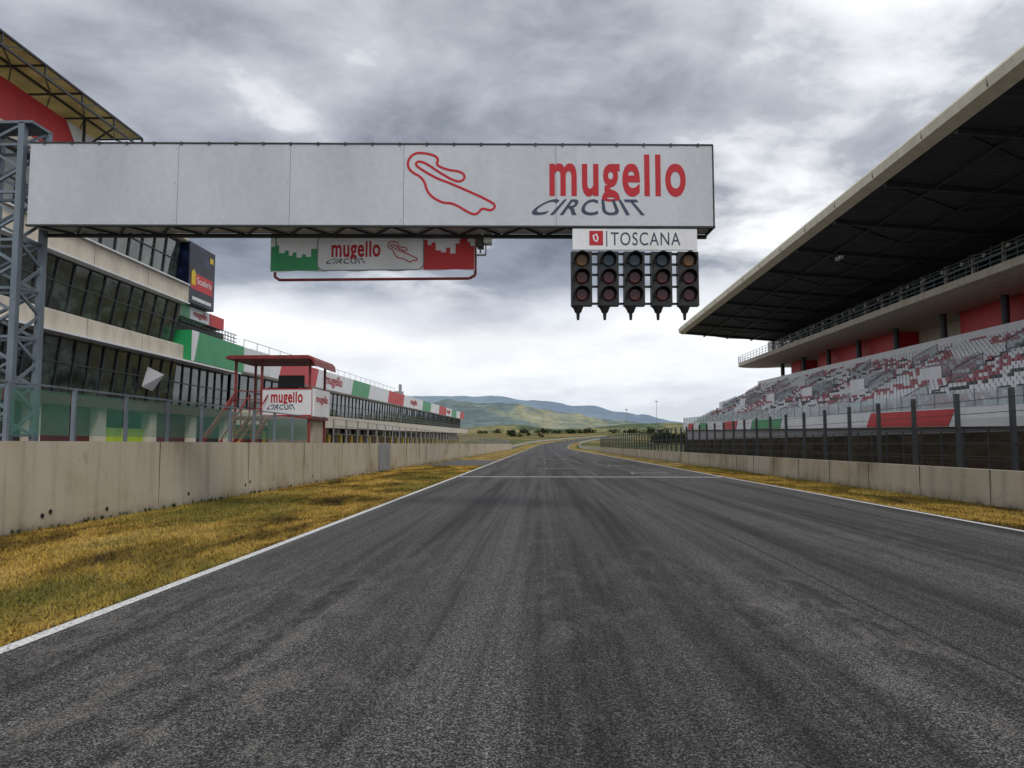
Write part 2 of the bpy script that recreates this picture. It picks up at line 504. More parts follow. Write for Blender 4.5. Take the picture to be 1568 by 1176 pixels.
b.box(-.02, L + .035, DB - .05, DB + .05, 6.56, 6.64)
x = .2
while x < L - 1:
    b.beam((x, .05, 6.62), (x + .5, DB, 6.62), .04); b.beam((x + .5, DB, 6.615), (x + 1, .05, 6.615), .04); x += 1
b.obj('edge_trim', 'darksteel', ga)
b = MB(mtx=G)
for x in seams[1:-1]:
    for z in (6.75, 7.6, 8.4): b.tube((x - .05, -.004, z), (x - .05, .01, z), .012, 8)
for x in np.arange(.4, L, .8):
    b.tube((x, -.004, 6.72), (x, .01, 6.72), .010, 6); b.tube((x, -.004, 8.45), (x, .01, 8.45), .010, 6)
b.obj('rivets', 'grey', ga)
def flat(pts2, y): return [(a, y, c) for a, c in pts2]
def art(name, geo, y, mat, parent, mtx=G):
    v, f = geo; b = MB(mtx=mtx); b.add(flat(v, y), f); return b.obj(name, mat, parent)
art('lettering_red', text_geo('mugello', (ax(840), ax(1051), az(308), az(235)), .024, tall, 1.13), -.006, 'logo_red', ga)
art('lettering_navy', text_geo('CIRCUIT', (ax(803), ax(998), az(329), az(304.5)), .014, splay, 1.15), -.009, 'logo_navy', ga)
tp = smoothpath([(ax(a), az(c)) for a, c in TRACK], 2)
art('circuit_outline', ribbon(tp, .055), -.006, 'logo_red', ga)
b = MB()
P = [(-11.62, 17.22), (-11.80, 16.62), (-12.75, 16.62), (-12.75, 17.22)]
for x, y in P: b.box(x - .07, x + .07, y - .07, y + .07, 0, 9.0)
for i in range(4):
    (xa, ya), (xb, yb) = P[i], P[(i + 1) % 4]
    z = 1.9; k = 0
    while z < 8.9:
        z2 = min(z + .55, 8.98)
        b.beam((xa, ya, z if k % 2 else z2), (xb, yb, z2 if k % 2 else z), .06)
        if k % 2 == 0: b.beam((xa, ya, z), (xb, yb, z), .06)
        z += .55; k += 1
b.box(-12.85, -11.55, 16.55, 17.3, 8.98, 9.04)
b.obj('lattice_tower', 'steel', ga)

ts = empty('hanging_sign')
MB(mtx=G).box(ax(875), ax(1067), .0, .05, az(382), az(349.5)).obj('board', 'white_paint', ts, bev=.005)
art('lettering', text_geo('TOSCANA', (ax(934), ax(1041), az(375), az(355)), 0.0, None, 1.12), -.006, 'logo_navy', ts)
art('crest', ([(ax(901), az(375)), (ax(922), az(375)), (ax(922), az(353)), (ax(901), az(353))], [(0, 1, 2, 3)]), -.006, 'logo_red', ts)
art('crest_mark', ribbon([(ax(911 + 5*math.cos(t/5*6.283)*(1 if t%2 else .6)), az(364 + 6*math.sin(t/5*6.283))) for t in range(5)], .035), -.009, 'white_paint', ts)
art('divider', ([(ax(927), az(377)), (ax(928.5), az(377)), (ax(928.5), az(353)), (ax(927), az(353))], [(0, 1, 2, 3)]), -.006, 'logo_navy', ts)

sl = empty('start_lights')
hb = MB(mtx=G); lr = MB(mtx=G); la = MB(mtx=G); lb = MB(mtx=G)
cc = [ax(889), ax(930), ax(970), ax(1012), ax(1053)]
for k, c in enumerate(cc):
    hb.box(c - .235, c + .235, .02, .22, az(466), az(384))
    for r_, pv in enumerate((398, 424, 450)):
        z = az(pv)
        t = (la if k in (0, 4) else lb) if r_ == 0 else lr
        t.tube((c, .015, z), (c, -.02, z), .15, 20, .12)
        n = 14; o = len(hb.v)
        for i in range(n + 1):
            a = R(-25) + (math.pi + R(50)) * i / n
            for rr, yy in ((.18, .02), (.18, -.2), (.165, -.2), (.165, .02)):
                hb.v.append((c + rr * math.cos(a), yy if not (yy < 0) else yy * (.45 + .55 * max(0, math.sin(a))), z + rr * math.sin(a)))
        for i in range(n):
            for q in range(4):
                q2 = (q + 1) % 4; hb.f.append((o+4*i+q, o+4*i+q2, o+4*i+4+q2, o+4*i+4+q))
    hb.beam((c - .2, .12, az(466)), (c - .06, .12, az(478)), .05)
    hb.tube((c - .08, .12, az(466)), (c - .08, .12, az(476)), .13, 10, .07)
    hb.tube((c - .08, .12, az(476)), (c - .08, .12, az(487)), .045, 10, .03)
for v in (386, 402, 418, 436, 462): hb.box(cc[0], cc[-1], .12, .17, az(v + 1.6), az(v - 1.6))
hb.obj('housings', 'black', sl); lr.obj('red_lenses', 'lens_red', sl); la.obj('amber_lenses', 'lens_amber', sl); lb.obj('blue_lenses', 'lens_blue', sl)

bn = empty('sponsor_banner')
def bx(u): return -6.57 + (u - 418) * .01609
def bz(v): return 6.80 - (v - 360) * .0162
YB = 18.15
b = MB()
n = 30
top = [(418 + 309 * i / n, 361 + 1.5 * math.sin(i * .9)) for i in range(n + 1)]
bot = [(418 + 309 * i / n, 418 + 1.2 * math.sin(i * 1.1)) for i in range(n + 1)]
for i in range(n):
    b.poly([(bx(bot[i][0]), YB, bz(bot[i][1])), (bx(bot[i+1][0]), YB, bz(bot[i+1][1])), (bx(top[i+1][0]), YB, bz(top[i+1][1])), (bx(top[i][0]), YB, bz(top[i][1]))])
b.obj('cloth', 'white_paint', bn)
def cityscape(name, pts, mat, y=YB - .006):
    b = MB()
    for (u0, u1, vt) in pts: b.poly([(bx(u0), y, bz(417)), (bx(u1), y, bz(417)), (bx(u1), y, bz(vt)), (bx(u0), y, bz(vt))])
    b.obj(name, mat, bn)
cityscape('green_skyline', [(419,425,380),(425,427,366),(427,431,378),(431,440,390),(440,446,386),(446,452,394),(452,458,389),(458,466,397),(466,472,392),(472,480,396),(480,492,384)], 'green')
cityscape('red_skyline', [(650,656,372),(656,662,380),(662,668,376),(668,676,388),(676,684,391),(684,690,384),(690,698,393),(698,704,378),(704,706,372),(706,708,369),(708,712,366),(712,716,371),(716,720,376),(720,726,382)], 'red')
def rrect(u0, u1, v0, v1, r):
    o = []
    for cxx, cyy, a0 in ((u1 - r, v0 + r, -90), (u1 - r, v1 - r, 0), (u0 + r, v1 - r, 90), (u0 + r, v0 + r, 180)):
        for i in range(6):
            a = R(a0 + i * 18); o.append((cxx + r * math.cos(a), cyy + r * math.sin(a)))
    return o
rr = [(bx(a), bz(c)) for a, c in rrect(490, 650, 363, 417, 10)]
b = MB(); b.poly([(a, YB - .012, c) for a, c in rr]); b.obj('badge', 'white_paint', bn)
art('badge_outline', ribbon(rr, .03), YB - .016, 'grey', bn, None)
art('lettering_red', text_geo('mugello', (bx(511), bx(585), bz(400), bz(373)), .026, tall, 1.08), YB - .018, 'logo_red', bn, None)
art('lettering_navy', text_geo('CIRCUIT', (bx(500), bx(567), bz(407), bz(399)), .01, splay, 1.1), YB - .022, 'logo_navy', bn, None)
art('circuit_outline', ribbon([(bx(596 + (a - 620) * .33), bz(374 + (c - 233) * .33)) for a, c in smoothpath(TRACK, 1)], .025), YB - .018, 'logo_red', bn, None)
b = MB()
for u in (423, 727): b.tube((bx(u), YB + .12, bz(356)), (bx(u), YB + .12, bz(424)), .035)
b.tube((bx(423), YB + .12, bz(424)), (bx(430), YB + .12, bz(429)), .035)
b.tube((bx(430), YB + .12, bz(429)), (bx(718), YB + .12, bz(429)), .035); b.tube((bx(718), YB + .12, bz(429)), (bx(727), YB + .12, bz(424)), .035)
b.tube((bx(418), YB + .05, bz(359)), (bx(727), YB + .05, bz(359)), .03)
for u in (430, 520, 620, 715): b.beam((bx(u), YB + .05, bz(359)), (bx(u), YB - .5, 6.75), .05)
b.obj('tube_frame', 'redsteel', bn)
sc = empty('trackside_camera')
b = MB(); b.beam((bx(736), 18.0, 6.7), (bx(736), 18.0, bz(395)), .04); b.beam((bx(744), 18.0, 6.7), (bx(744), 18.0, bz(398)), .03); b.beam((bx(730), 18.0, bz(398)), (bx(744), 18.0, bz(398)), .04); b.beam((bx(732), 18.0, 6.72), (bx(748), 17.6, 6.72), .06)
b.obj('bracket', 'grey', sc)
MB().box(bx(741), bx(753), 17.85, 18.15, bz(382), bz(366)).obj('camera_housing', 'white_paint', sc, bev=.02)
MB().box(bx(731), bx(741), 17.85, 18.15, bz(388), bz(370)).obj('junction_box', 'darksteel', sc, bev=.02)

# ------------------------------------------------------------------ booth
bo = empty('marshal_booth')
b = MB()
b.prism([(-14.2, 5.60), (-14.2, 5.52), (-10.35, 5.52), (-10.22, 5.40), (-10.15, 5.2), (-10.10, 5.2), (-10.14, 5.46), (-10.25, 5.6), (-10.45, 5.68), (-14.0, 5.68)], 33.9, 37.3)
b.obj('roof', 'redsteel', bo)
b = MB()
for x, y in ((-10.5, 34.4), (-10.5, 36.8), (-12.7, 34.4), (-13.9, 36.8), (-13.9, 34.4)): b.box(x - .05, x + .05, y - .05, y + .05, 0, 5.5)
for z in (3.3, 3.7, 4.1): b.beam((-13.9, 34.4, z), (-12.7, 34.4, z), .04); b.beam((-13.9, 36.8, z), (-10.5, 36.8, z), .04)
b.box(-14.1, -10.35, 34.2, 37.0, 2.82, 2.95)
b.obj('frame', 'redsteel', bo)
MB().box(-12.62, -10.32, 34.22, 34.3, 2.97, 4.2).obj('sign_front', 'white_paint', bo)
MB().box(-10.31, -10.25, 34.3, 36.8, 2.97, 4.2).obj('sign_side', 'white_paint', bo)
MB().box(-12.6, -11.2, 34.9, 36.5, 2.96, 4.3).obj('cabin', 'maroon', bo)
b = MB(); b.box(-12.1, -10.9, 34.85, 34.93, 4.3, 4.85); b.obj('monitor', 'black', bo, bev=.01)
art('lettering_red', text_geo('mugello', (-12.2, -10.75, 3.5, 4.05), .026, tall, 1.08), 34.21, 'logo_red', bo, None)
art('lettering_navy', text_geo('CIRCUIT', (-12.45, -11.0, 3.25, 3.48), .012, splay, 1.1), 34.205, 'logo_navy', bo, None)
v, f = text_geo('mugello', (34.6, 36.5, 3.5, 3.95), .02)
b = MB(); b.add([(-10.24, a, c) for a, c in v], f); b.obj('lettering_side', 'logo_red', bo)
art('sign_border', ribbon([(-12.6, 2.99), (-10.34, 2.99), (-10.34, 4.18), (-12.6, 4.18)], .05), 34.20, 'logo_red', bo, None)
b = MB()
for x in (-13.2, -12.35):
    b.beam((x, 34.3, 2.9), (x, 30.4, .2), .06, .25)
    b.beam((x, 34.3, 3.95), (x, 30.4, 1.25), .05)
    for i in range(5):
        t = i / 4; b.beam((x, 34.3 - 3.9 * t, 2.9 - 2.7 * t), (x, 34.3 - 3.9 * t, 3.95 - 2.7 * t), .05)
for i in range(12):
    t = i / 12; b.box(-13.2, -12.35, 34.2 - 3.9 * t, 34.45 - 3.9 * t, 2.75 - 2.7 * t, 2.8 - 2.7 * t)
b.beam((-13.9, 34.4, 3.95), (-13.9, 30.2, 1.2), .06, .25)
b.obj('stairs', 'redsteel', bo)
MB().box(-12.6, -10.5, 35, 36.6, 0, 2.8).obj('base_cabinet', 'cream_dk', bo)

# ------------------------------------------------------------------ pit building
XF = -26.
pb = empty('pit_building')
def glazed(p, y0, y1, z0, z1, step=1.5, tilt=0., slope=None, tag=''):
    g = MB(slope=slope); m = MB(slope=slope)
    y = y0
    while y < y1 - .01:
        j = random.uniform(-.02, .02); y2 = min(y + step, y1)
        g.poly([(XF - .25 + j, y, z0), (XF - .25 - j, y2, z0), (XF - .25 + tilt + j * .5, y2, z1), (XF - .25 + tilt - j, y, z1)]); y = y2
    y = y0
    while y <= y1 + .01:
        m.beam((XF - .2, y, z0), (XF - .2 + tilt, y, z1), .08, .1); y += step
    for t in (.03, .55, .97):
        m.beam((XF - .21 + tilt * t, y0, z0 + (z1 - z0) * t), (XF - .21 + tilt * t, y1, z0 + (z1 - z0) * t), .08, .07)
    g.obj('window_glass' + tag, 'glass', p); m.obj('mullions' + tag, 'darksteel', p)
Y0, Y1 = 8., 53.5
MB().box(-44, XF - 1.2, Y0, Y1, 0, 16.9).obj('core', 'cream_dk', pb)
glazed(pb, Y0, Y1, 4.4, 7.5, 1.4, .35)
glazed(pb, Y0, Y1, 8.8, 11.7, 1.5, .5, tag='_middle')
glazed(pb, Y0, Y1, 13.1, 16.2, 1.5, .3, tag='_top')
b = MB()
for z0, z1, o in ((7.64, 8.75, .45), (11.78, 12.98, .7), (16.25, 17.0, .6)): b.box(XF - 1.3, XF + o, Y0, Y1 + .2, z0, z1)
b.obj('cream_bands', 'cream', pb, bev=.05)
b = MB()
for yy in np.arange(Y0 + 4, Y1, 6.):
    b.box(XF + .44, XF + .453, yy, yy + .03, 7.66, 8.73); b.box(XF + .69, XF + .703, yy, yy + .03, 11.8, 12.96)
b.obj('band_joints', 'joint', pb)
b = MB(); b.box(XF - 1.2, XF + 1.0, Y0, 63, 7.50, 7.62); b.box(XF - 1.2, XF + .9, Y0, Y1, 11.66, 11.76); b.box(XF-1.2, XF + .9, Y0, Y1, 13.0, 13.08)
b.obj('slab_edges', 'white_paint', pb)
b = MB()
y = Y0
while y < 63: b.box(XF - .5, XF + .1, y, y + .9, 0, 3.8); y += 6.
b.obj('garage_piers', 'cream', pb)
MB().box(XF - 1.15, XF + .4, Y0, 63, 3.8, 4.35).obj('garage_lintel', 'maroon', pb)
b = MB(); y = Y0 + .9; k = 0; b2 = MB(); b4 = MB()
while y < 62:
    t = [b, b4, b2, b4][k % 4]; t.box(XF - .45, XF - .35, y, y + 5.1, 0.0, 3.8 if t is not b2 else 2.7); k += 1; y += 6
b.obj('garage_doors_a', 'interior', pb); b2.obj('garage_doors_c', 'neon', pb); b4.obj('garage_doors_d', 'maroon', pb)
MB().box(XF - 1.19, XF - 1.0, Y0, 63, 0, 3.8).obj('garage_interior', 'interior', pb)
MB().poly([(XF + .2, 48.6, 5.4), (XF + .2, 50.0, 5.2), (XF + .9, 50.1, 6.3), (XF + .5, 48.7, 6.7)]).obj('open_window', 'white_paint', pb)
MB().box(XF - .4, XF, Y0, 43.0, 17.05, 19.4).obj('fascia_red', 'red', pb)
b = MB(); b.poly([(XF + .01, 42.0, 17.05), (XF + .01, 46, 17.05), (XF + .01, 45.5, 18.8), (XF + .01, 43.4, 19.4), (XF + .01, 40.0, 19.4)]); b.obj('fascia_white', 'white_paint', pb)
MB().box(XF - .4, XF - .01, 43.0, 46.5, 17.05, 18.6).obj('fascia_green', 'green', pb)
MB().box(-34, -23.9, Y0, 44, 20.0, 20.04).obj('canopy_sheet', 'tan', pb)
b = MB()
for x in (-23.9, -25.6, -28, -31):
    b.beam((x, Y0, 19.95), (x, 44, 19.95), .12, .10)
b.beam((-23.9, Y0, 19.35), (-23.9, 44, 19.35), .10)
y = Y0
while y < 44.1:
    b.beam((-31, y, 19.93), (-23.9, y, 19.93), .09); b.beam((-23.9, y, 19.35), (-23.9, y, 20.0), .08)
    b.beam((-23.9, y, 19.35), (-25.6, min(y + 3, 44.1), 19.93), .06); b.beam((-25.6, y, 19.93), (-28, min(y + 3, 44.1), 19.93), .06)
    b.beam((-23.9, y, 19.35), (-23.9, min(y + 1.5, 44.1), 19.95), .06)
    y += 3
for y in (14, 23, 32, 41): b.beam((-25.6, y, 17), (-25.6, y, 20.0), .12); b.beam((-25.6, y, 18.2), (-23.9, y, 19.35), .08)
b.obj('canopy_truss', 'darksteel', pb)
MB().box(XF - 3, XF + .6, 53.8, 58.2, 11.9, 16.4).obj('screen_box', 'screen', pb, bev=.05)
x = XF + .61
MB().poly([(x, 54.2, 13.0), (x, 57.8, 13.0), (x, 57.8, 14.2), (x, 54.2, 14.2)]).obj('screen_red', 'red', pb)
MB().poly([(x + .01, 54.2, 13.3), (x + .01, 54.9, 13.3), (x + .01, 54.9, 14.2), (x + .01, 54.55, 14.5), (x + .01, 54.2, 14.2)]).obj('screen_shield', 'yellow', pb)
v, f = text_geo('Scuderia', (55.1, 57.6, 13.5, 14.0), .01); b = MB(); b.add([(x + .01, a, c) for a, c in v], f); b.obj('screen_lettering', 'white_paint', pb)
MB().poly([(x + .01, 54.4, 12.2), (x + .01, 57.6, 12.2), (x + .01, 57.6, 12.45), (x + .01, 54.4, 12.45)]).obj('screen_text_line', 'white_paint', pb)
MB().poly([(x + .01, 57.2, 15.5), (x + .01, 57.8, 15.5), (x + .01, 57.8, 15.9), (x + .01, 57.2, 15.9)]).obj('screen_mark', 'yellow', pb)
MB().box(-40, XF - 1.0, 53.75, 63.3, 0, 9.83).obj('terrace_block', 'cream_dk', pb)
MB().box(XF - .8, XF + .1, 53.8, 58.5, 10.9, 11.85).obj('terrace_banner_white', 'white_paint', pb)
MB().box(XF - .8, XF + .1, 58.5, 61.3, 10.9, 11.85).obj('terrace_banner_red', 'red', pb)
MB().box(XF + .1, XF + .13, 53.9, 55.2, 10.95, 11.8).obj('terrace_banner_green', 'green', pb)
v, f = text_geo('mugello', (55.8, 58.2, 11.05, 11.7), .02); b = MB(); b.add([(XF + .12, a, c) for a, c in v], f); b.obj('terrace_lettering', 'logo_red', pb)
b = MB()
y = 53.8
while y < 64: b.beam((XF + .1, y, 9.9), (XF + .1, y, 10.9), .05); y += .6
for z in (10.3, 10.6, 10.9): b.beam((XF + .1, 53.8, z), (XF + .1, 64, z), .05)
b.box(XF - .9, XF - .6, 53.8, 63, 9.9, 10.85)
b.obj('terrace_railing', 'darksteel', pb)
glazed(pb, 53.5, 63, 4.4, 7.5, 1.4, .1, tag='_link')
MB().box(XF - 1.1, XF + 1.0, 53.72, 63.4, 7.65, 9.85).obj('green_fascia', 'green', pb)
b = MB(); b.poly([(XF + 1.01, 53.72, 9.85), (XF + 1.01, 53.72, 7.65), (XF + 1.01, 54.2, 7.65), (XF + 1.01, 54.9, 9.85)]); b.obj('green_fascia_notch', 'white_paint', pb)

lb_ = empty('pit_garages')
S = (63.5, .010)
MB(slope=S).box(-40, XF - 1.1, 63.7, 246, -2, 8.6).obj('core', 'cream_dk', lb_)
segs = [(63.5, 72, 'white_paint'), (72, 84, 'red'), (84, 100, 'white_paint'), (100, 110, 'green'), (110, 124, 'white_paint'), (124, 138, 'red'), (138, 160, 'white_paint'), (160, 172, 'green'), (172, 186, 'white_paint'), (186, 200, 'red'), (200, 212, 'white_paint'), (212, 224, 'green'), (224, 234, 'white_paint'), (234, 246, 'red')]
for i, (a, c, m_) in enumerate(segs):
    b = MB(slope=S); sk = 1.2
    b.poly([(XF + 1, a, 7.8), (XF + 1, c, 7.8), (XF + 1, c + sk, 9.85), (XF + 1, a + sk, 9.85)])
    b.obj('fascia_%d' % i, m_, lb_)
b = MB(slope=S); b.box(XF - 1.2, XF + .97, 63.6, 246, 7.75, 9.83); b.obj('fascia_core', 'white_paint', lb_)
for yc in (91, 149, 205):
    v, f = text_geo('mugello', (yc - 3.4, yc + 4.4, 8.1, 9.6), .02); b = MB(slope=S); b.add([(XF + 1.03, a, c) for a, c in v], f); b.obj('lettering', 'logo_red', lb_)
glazed(lb_, 63.5, 246, 4.6, 7.75, 2.0, .1, S)
MB(slope=S).box(XF - 1.1, XF + 2.2, 63.6, 246, 3.3, 4.6).obj('balcony', 'cream', lb_)
b = MB(slope=S); y = 63.6
while y < 246: b.beam((XF + 2.1, y, 4.5), (XF + 2.1, y, 5.5), .04); y += 3.
for z in (5.0, 5.5): b.beam((XF + 2.1, 63.6, z), (XF + 2.1, 246, z), .04)
y = 63.6
while y < 130: b.beam((XF + .9, y, 9.85), (XF + .9, y, 10.5), .04); y += 3.
b.beam((XF + .9, 63.6, 10.5), (XF + .9, 130, 10.5), .04)
b.obj('railings', 'grey', lb_)
b = MB(); b2 = MB(); y = 64
while y < 244:
    b.box(XF - .5, XF + .1, y, y + 1.2, 0, 3.9); (b2).box(XF + .15, XF + .4, y + .2, y + 1.3, 0, 2.9); y += 5.5
b.obj('piers', 'cream', lb_); b2.obj('yellow_protectors', 'yellow', lb_)
MB().box(XF - 1.05, XF - .6, 63.7, 246, 0, 4.).obj('garage_interior', 'interior', lb_)
b = MB(slope=S)
b.box(XF - 3, XF - 1.5, 150, 152, 9.8, 11.2); b.tube((XF - 2, 151, 11.2), (XF - 2, 151, 12.6), .3)
b.obj('roof_units', 'grey', lb_)

# ------------------------------------------------------------------ grandstand
gs = empty('covered_grandstand')
SS = (50, .016); A, B = 12., 121.
nr = 22; Z0 = 3.45; RI = .278
def rowp(i): return 22.6 + i * .5, Z0 + i * RI
prof = [(22.3, 0), (22.3, Z0 - .1)]
for i in range(nr):
    x, z = rowp(i); prof += [(x, z), (x + .5, z)]
ZT = Z0 + (nr - 1) * RI
prof += [(33.6, ZT + .01), (38.6, ZT + .01), (38.6, 0)]
b = MB(slope=SS); b.prism(prof, A, B); b.obj('terraces', 'concrete', gs)
MB().box(22.0, 22.28, A, B, 0, 2.3).obj('base_wall', 'shade_earth', gs)  # dark brown colour stands in for shade under the stand
seats = {k: MB(slope=SS) for k in ('seat_white', 'seat_red', 'seat_dark')}
for i in range(nr):
    x, z = rowp(i)
    y = A + .3; j = 0
    while y < B - .4:
        if (y % 12.5) < 1.1: y += .55; continue
        n1 = noise.noise(Vector((y * .13, i * .28, 0)))
        # blocks of lettering-like diagonal strokes in dark seats
        st = (y * .42 + i * .55) % 3.2; blk = math.sin(y * .17 + 1.) + .5 * math.sin(i * .5)
        k = 'seat_white'
        if n1 > -.06 and random.random() < .62: k = 'seat_red'
        if st < .9 and blk > .15 and 3 < i < 19 and random.random() < .9: k = 'seat_dark'
        s = seats[k]; s.box(x + .10, x + .40, y, y + .42, z + .10, z + .15); s.box(x + .34, x + .40, y, y + .42, z + .10, z + .42)
        y += .55
for k, s in seats.items(): s.obj(k, k, gs)
b = MB(slope=SS); b.box(21.9, 22.2, A, B, 2.75, 3.75); b.obj('front_parapet', 'white_paint', gs)
for i, (a, c, m_) in enumerate([(42.5, 53, 'red'), (72, 82, 'green'), (88, 94, 'red'), (104, 109, 'green'), (113, 117, 'red')]):
    b = MB(slope=SS); b.poly([(21.88, a, 2.78), (21.88, c, 2.78), (21.88, c - .8, 3.7), (21.88, a - .8, 3.7)]); b.obj('parapet_colour_%d' % i, m_, gs)
b = MB(slope=SS); b.box(21.98, 22.0, A, B, 3.76, 4.6); b.obj('parapet_glass', 'standglass', gs)
b = MB(slope=SS); y = A
while y < B: b.box(21.97, 22.02, y, y + .05, 3.75, 4.65); y += 2.
gb = MB(slope=SS); wb = MB(slope=SS)
yy = math.ceil(A / 12.5) * 12.5
while yy < B:
    for k in (0, 7, 14):
        x0, z0 = rowp(k); x1, z1 = rowp(min(k + 4, nr - 1))
        b.beam((x0, yy, z0 + 1.), (x1, yy, z1 + 1.), .05); b.beam((x0, yy, z0), (x0, yy, z0 + 1), .05); b.beam((x1, yy, z1), (x1, yy, z1 + 1), .05)
        gb.poly([(x0, yy, z0), (x1, yy, z1), (x1, yy, z1 + .95), (x0, yy, z0 + .95)])
    x0, z0 = rowp(9); x1, z1 = rowp(14)
    wb.box(x0 - .1, x0, yy + 3, yy + 6, z0, z0 + 1.0)
    for ye in (yy + 3, yy + 6): gb.poly([(x0 - .1, ye, z0), (x1, ye, z1), (x1, ye, z1 + .6), (x0 - .1, ye, z0 + 1.0)])
    yy += 12.5
b.obj('handrails', 'steel', gs); gb.obj('aisle_glass', 'standglass', gs); wb.obj('vomitory_parapets', 'white_paint', gs)
MB(slope=SS).box(33.6, 33.8, A, B, ZT, ZT + 1.0).obj('concourse_parapet', 'white_paint', gs)
SU = (40, .008)
MB(slope=SS).box(38.2, 38.5, A, B - 6, ZT, 17.).obj('rear_wall', 'cream', gs)
b = MB(slope=SU); rb = MB(slope=SU); y = A + 2
while y < B - 4:
    b.tube((35.0, y, ZT - .3), (35.0, y, 12.8), .28, 14); y += 9
b.obj('columns', 'darksteel', gs)
for a, c in ((12, 67), (79, 101), (108, 112)): rb.box(35.9, 38.15, a, c, ZT - .3, 12.74)
rb.obj('red_wall_panels', 'red', gs)
b = MB(slope=SU); b.prism([(30.2, 13.5), (30.2, 12.95), (31.5, 12.8), (38.19, 12.75), (38.19, 13.5)], A, B - 2); b.obj('upper_slab', 'cream', gs)
b = MB(slope=SU); n = 10
pts = [(34 + 3.8 * math.cos(math.pi - math.pi * i / n), B - 2 + 3.0 * math.sin(math.pi * i / n)) for i in range(n + 1)]
b.v = [(x, y, 12.95) for x, y in pts] + [(x, y, 13.5) for x, y in pts]
b.f = [(i, i+1, n+2+i, n+1+i) for i in range(n)] + [tuple(range(n, -1, -1)), tuple(range(n+1, 2*n+2))]
b.obj('upper_slab_end', 'cream', gs)
b = MB(slope=SU); y = A
while y < B - 2: b.beam((30.3, y, 13.5), (30.3, y, 14.5), .04); y += 1.5
for z in (13.8, 14.15, 14.5): b.beam((30.3, A, z), (30.3, B - 2, z), .04)
for (xa, ya), (xb, yb) in zip(pts, pts[1:]):
    for z in (13.8, 14.15, 14.5): b.beam((xa, ya, z), (xb, yb, z), .04)
    b.beam((xa, ya, 13.5), (xa, ya, 14.5), .04)
b.obj('balcony_railing', 'steel', gs)
b = MB(slope=SU); b.box(33.5, 33.6, A, B - 6, 13.5, 16.2); b.obj('lounge_glass', 'glass', gs)
b = MB(slope=SU); y = A
while y < B - 6: b.box(33.3, 33.49, y, y + .25, 13.5, 16.2); y += 4.
b.obj('lounge_mullions', 'cream', gs)
SR = (40, .004); RA, RB = 6., 112.
rf = MB(slope=SR); rf.prism([(19.85, 18.05), (19.92, 17.55), (20.5, 17.25), (20.5, 17.55), (20.5, 18.2), (20.1, 18.35)], RA, RB); rf.obj('roof_fascia', 'fascia', gs)
b = MB(slope=SR); y = RA + 4
while y < RB: b.box(19.86, 19.92, y, y + .03, 17.62, 18.1); y += 6.
b.obj('fascia_joints', 'joint', gs)
rt = MB(slope=SR); rt.prism([(20.5, 18.1), (30, 19.0), (42, 19.4), (42, 18.9), (30, 18.2), (20.5, 17.56)], RA, RB); rt.obj('roof_top', 'fascia', gs)
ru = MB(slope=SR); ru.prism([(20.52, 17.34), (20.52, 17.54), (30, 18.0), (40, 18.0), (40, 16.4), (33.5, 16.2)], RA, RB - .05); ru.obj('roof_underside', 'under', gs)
b = MB(slope=SR); y = RA
while y < RB:
    b.beam((20.6, y, 17.22), (33.6, y, 16.07), .22, .3)
    b.beam((20.6, y, 17.3), (27, min(y + 4, RB), 16.72), .08); b.beam((27, min(y + 4, RB), 16.72), (33.4, y, 16.15), .08)
    y += 8
for x in (23.5, 26.8, 30.2): b.beam((x, RA, 17.34 - (x - 20.52) * .0878 - .1), (x, RB, 17.34 - (x - 20.52) * .0878 - .1), .14, .2)
b.obj('roof_ribs', 'darksteel', gs)
b = MB(slope=SR); y = RA
b.box(32.9, 33.1, RA, RB, 15.3, 15.40); b.box(32.9, 33.1, RA, RB, 15.9, 15.96)
while y < RB: b.beam((33, y, 15.3), (33, y, 16.2), .05); y += 3
b.obj('lighting_catwalk', 'grey', gs)
b = MB(slope=SR); y = RA + .5
while y < RB: b.box(32.8, 32.88, y, y + .35, 15.5, 15.75); y += 3
b.obj('lighting_fixtures', 'white_paint', gs)
b = MB(slope=SR)
for y in (30, 62): b.box(24, 24.3, y, y + .35, 16.55, 16.8); b.box(24, 24.3, y + .7, y + 1.05, 16.55, 16.8)
b.obj('floodlights', 'white_paint', gs)

# ------------------------------------------------------------------ hills
def hill(name, D, prof, mat, depth, amp, seed, nxs=140, nys=26, ns=.004):
    xs_ = [p[0] for p in prof]; zs_ = [p[1] for p in prof]
    X = np.linspace(xs_[0], xs_[-1], nxs); Z = np.interp(X, xs_, zs_)
    b = MB()
    for j in range(nys):
        t = j / (nys - 1)
        for x, z in zip(X, Z):
            x = float(x); z = float(z)
            h = z * math.sin(min(1, t * 1.25) * math.pi / 2) ** 1.1 if t < .8 else z * (1 - (t - .8) * 1.2)
            nn = noise.fractal(Vector((x * ns + seed, t * depth * ns, seed)), 1., 2., 6)
            b.v.append((x, D - depth * .8 + t * depth, max(h + amp * nn * (.5 + .5 * t), 0) + 12 * (t > 0)))
    b.f = [(j*nxs+i, j*nxs+i+1, (j+1)*nxs+i+1, (j+1)*nxs+i) for j in range(nys-1) for i in range(nxs-1)]
    b.obj(name, mat, smooth=True)
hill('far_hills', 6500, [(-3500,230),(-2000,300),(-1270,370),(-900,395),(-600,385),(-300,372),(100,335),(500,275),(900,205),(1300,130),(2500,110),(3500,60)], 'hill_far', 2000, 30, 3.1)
hill('hills', 3500, [(-2400,140),(-1300,165),(-800,140),(-490,150),(-386,166),(-252,150),(-119,156),(15,128),(208,100),(386,80),(534,56),(800,40),(1500,45),(2500,30)], 'hill_mid', 1800, 30, 9.4, 240, 60, .005)
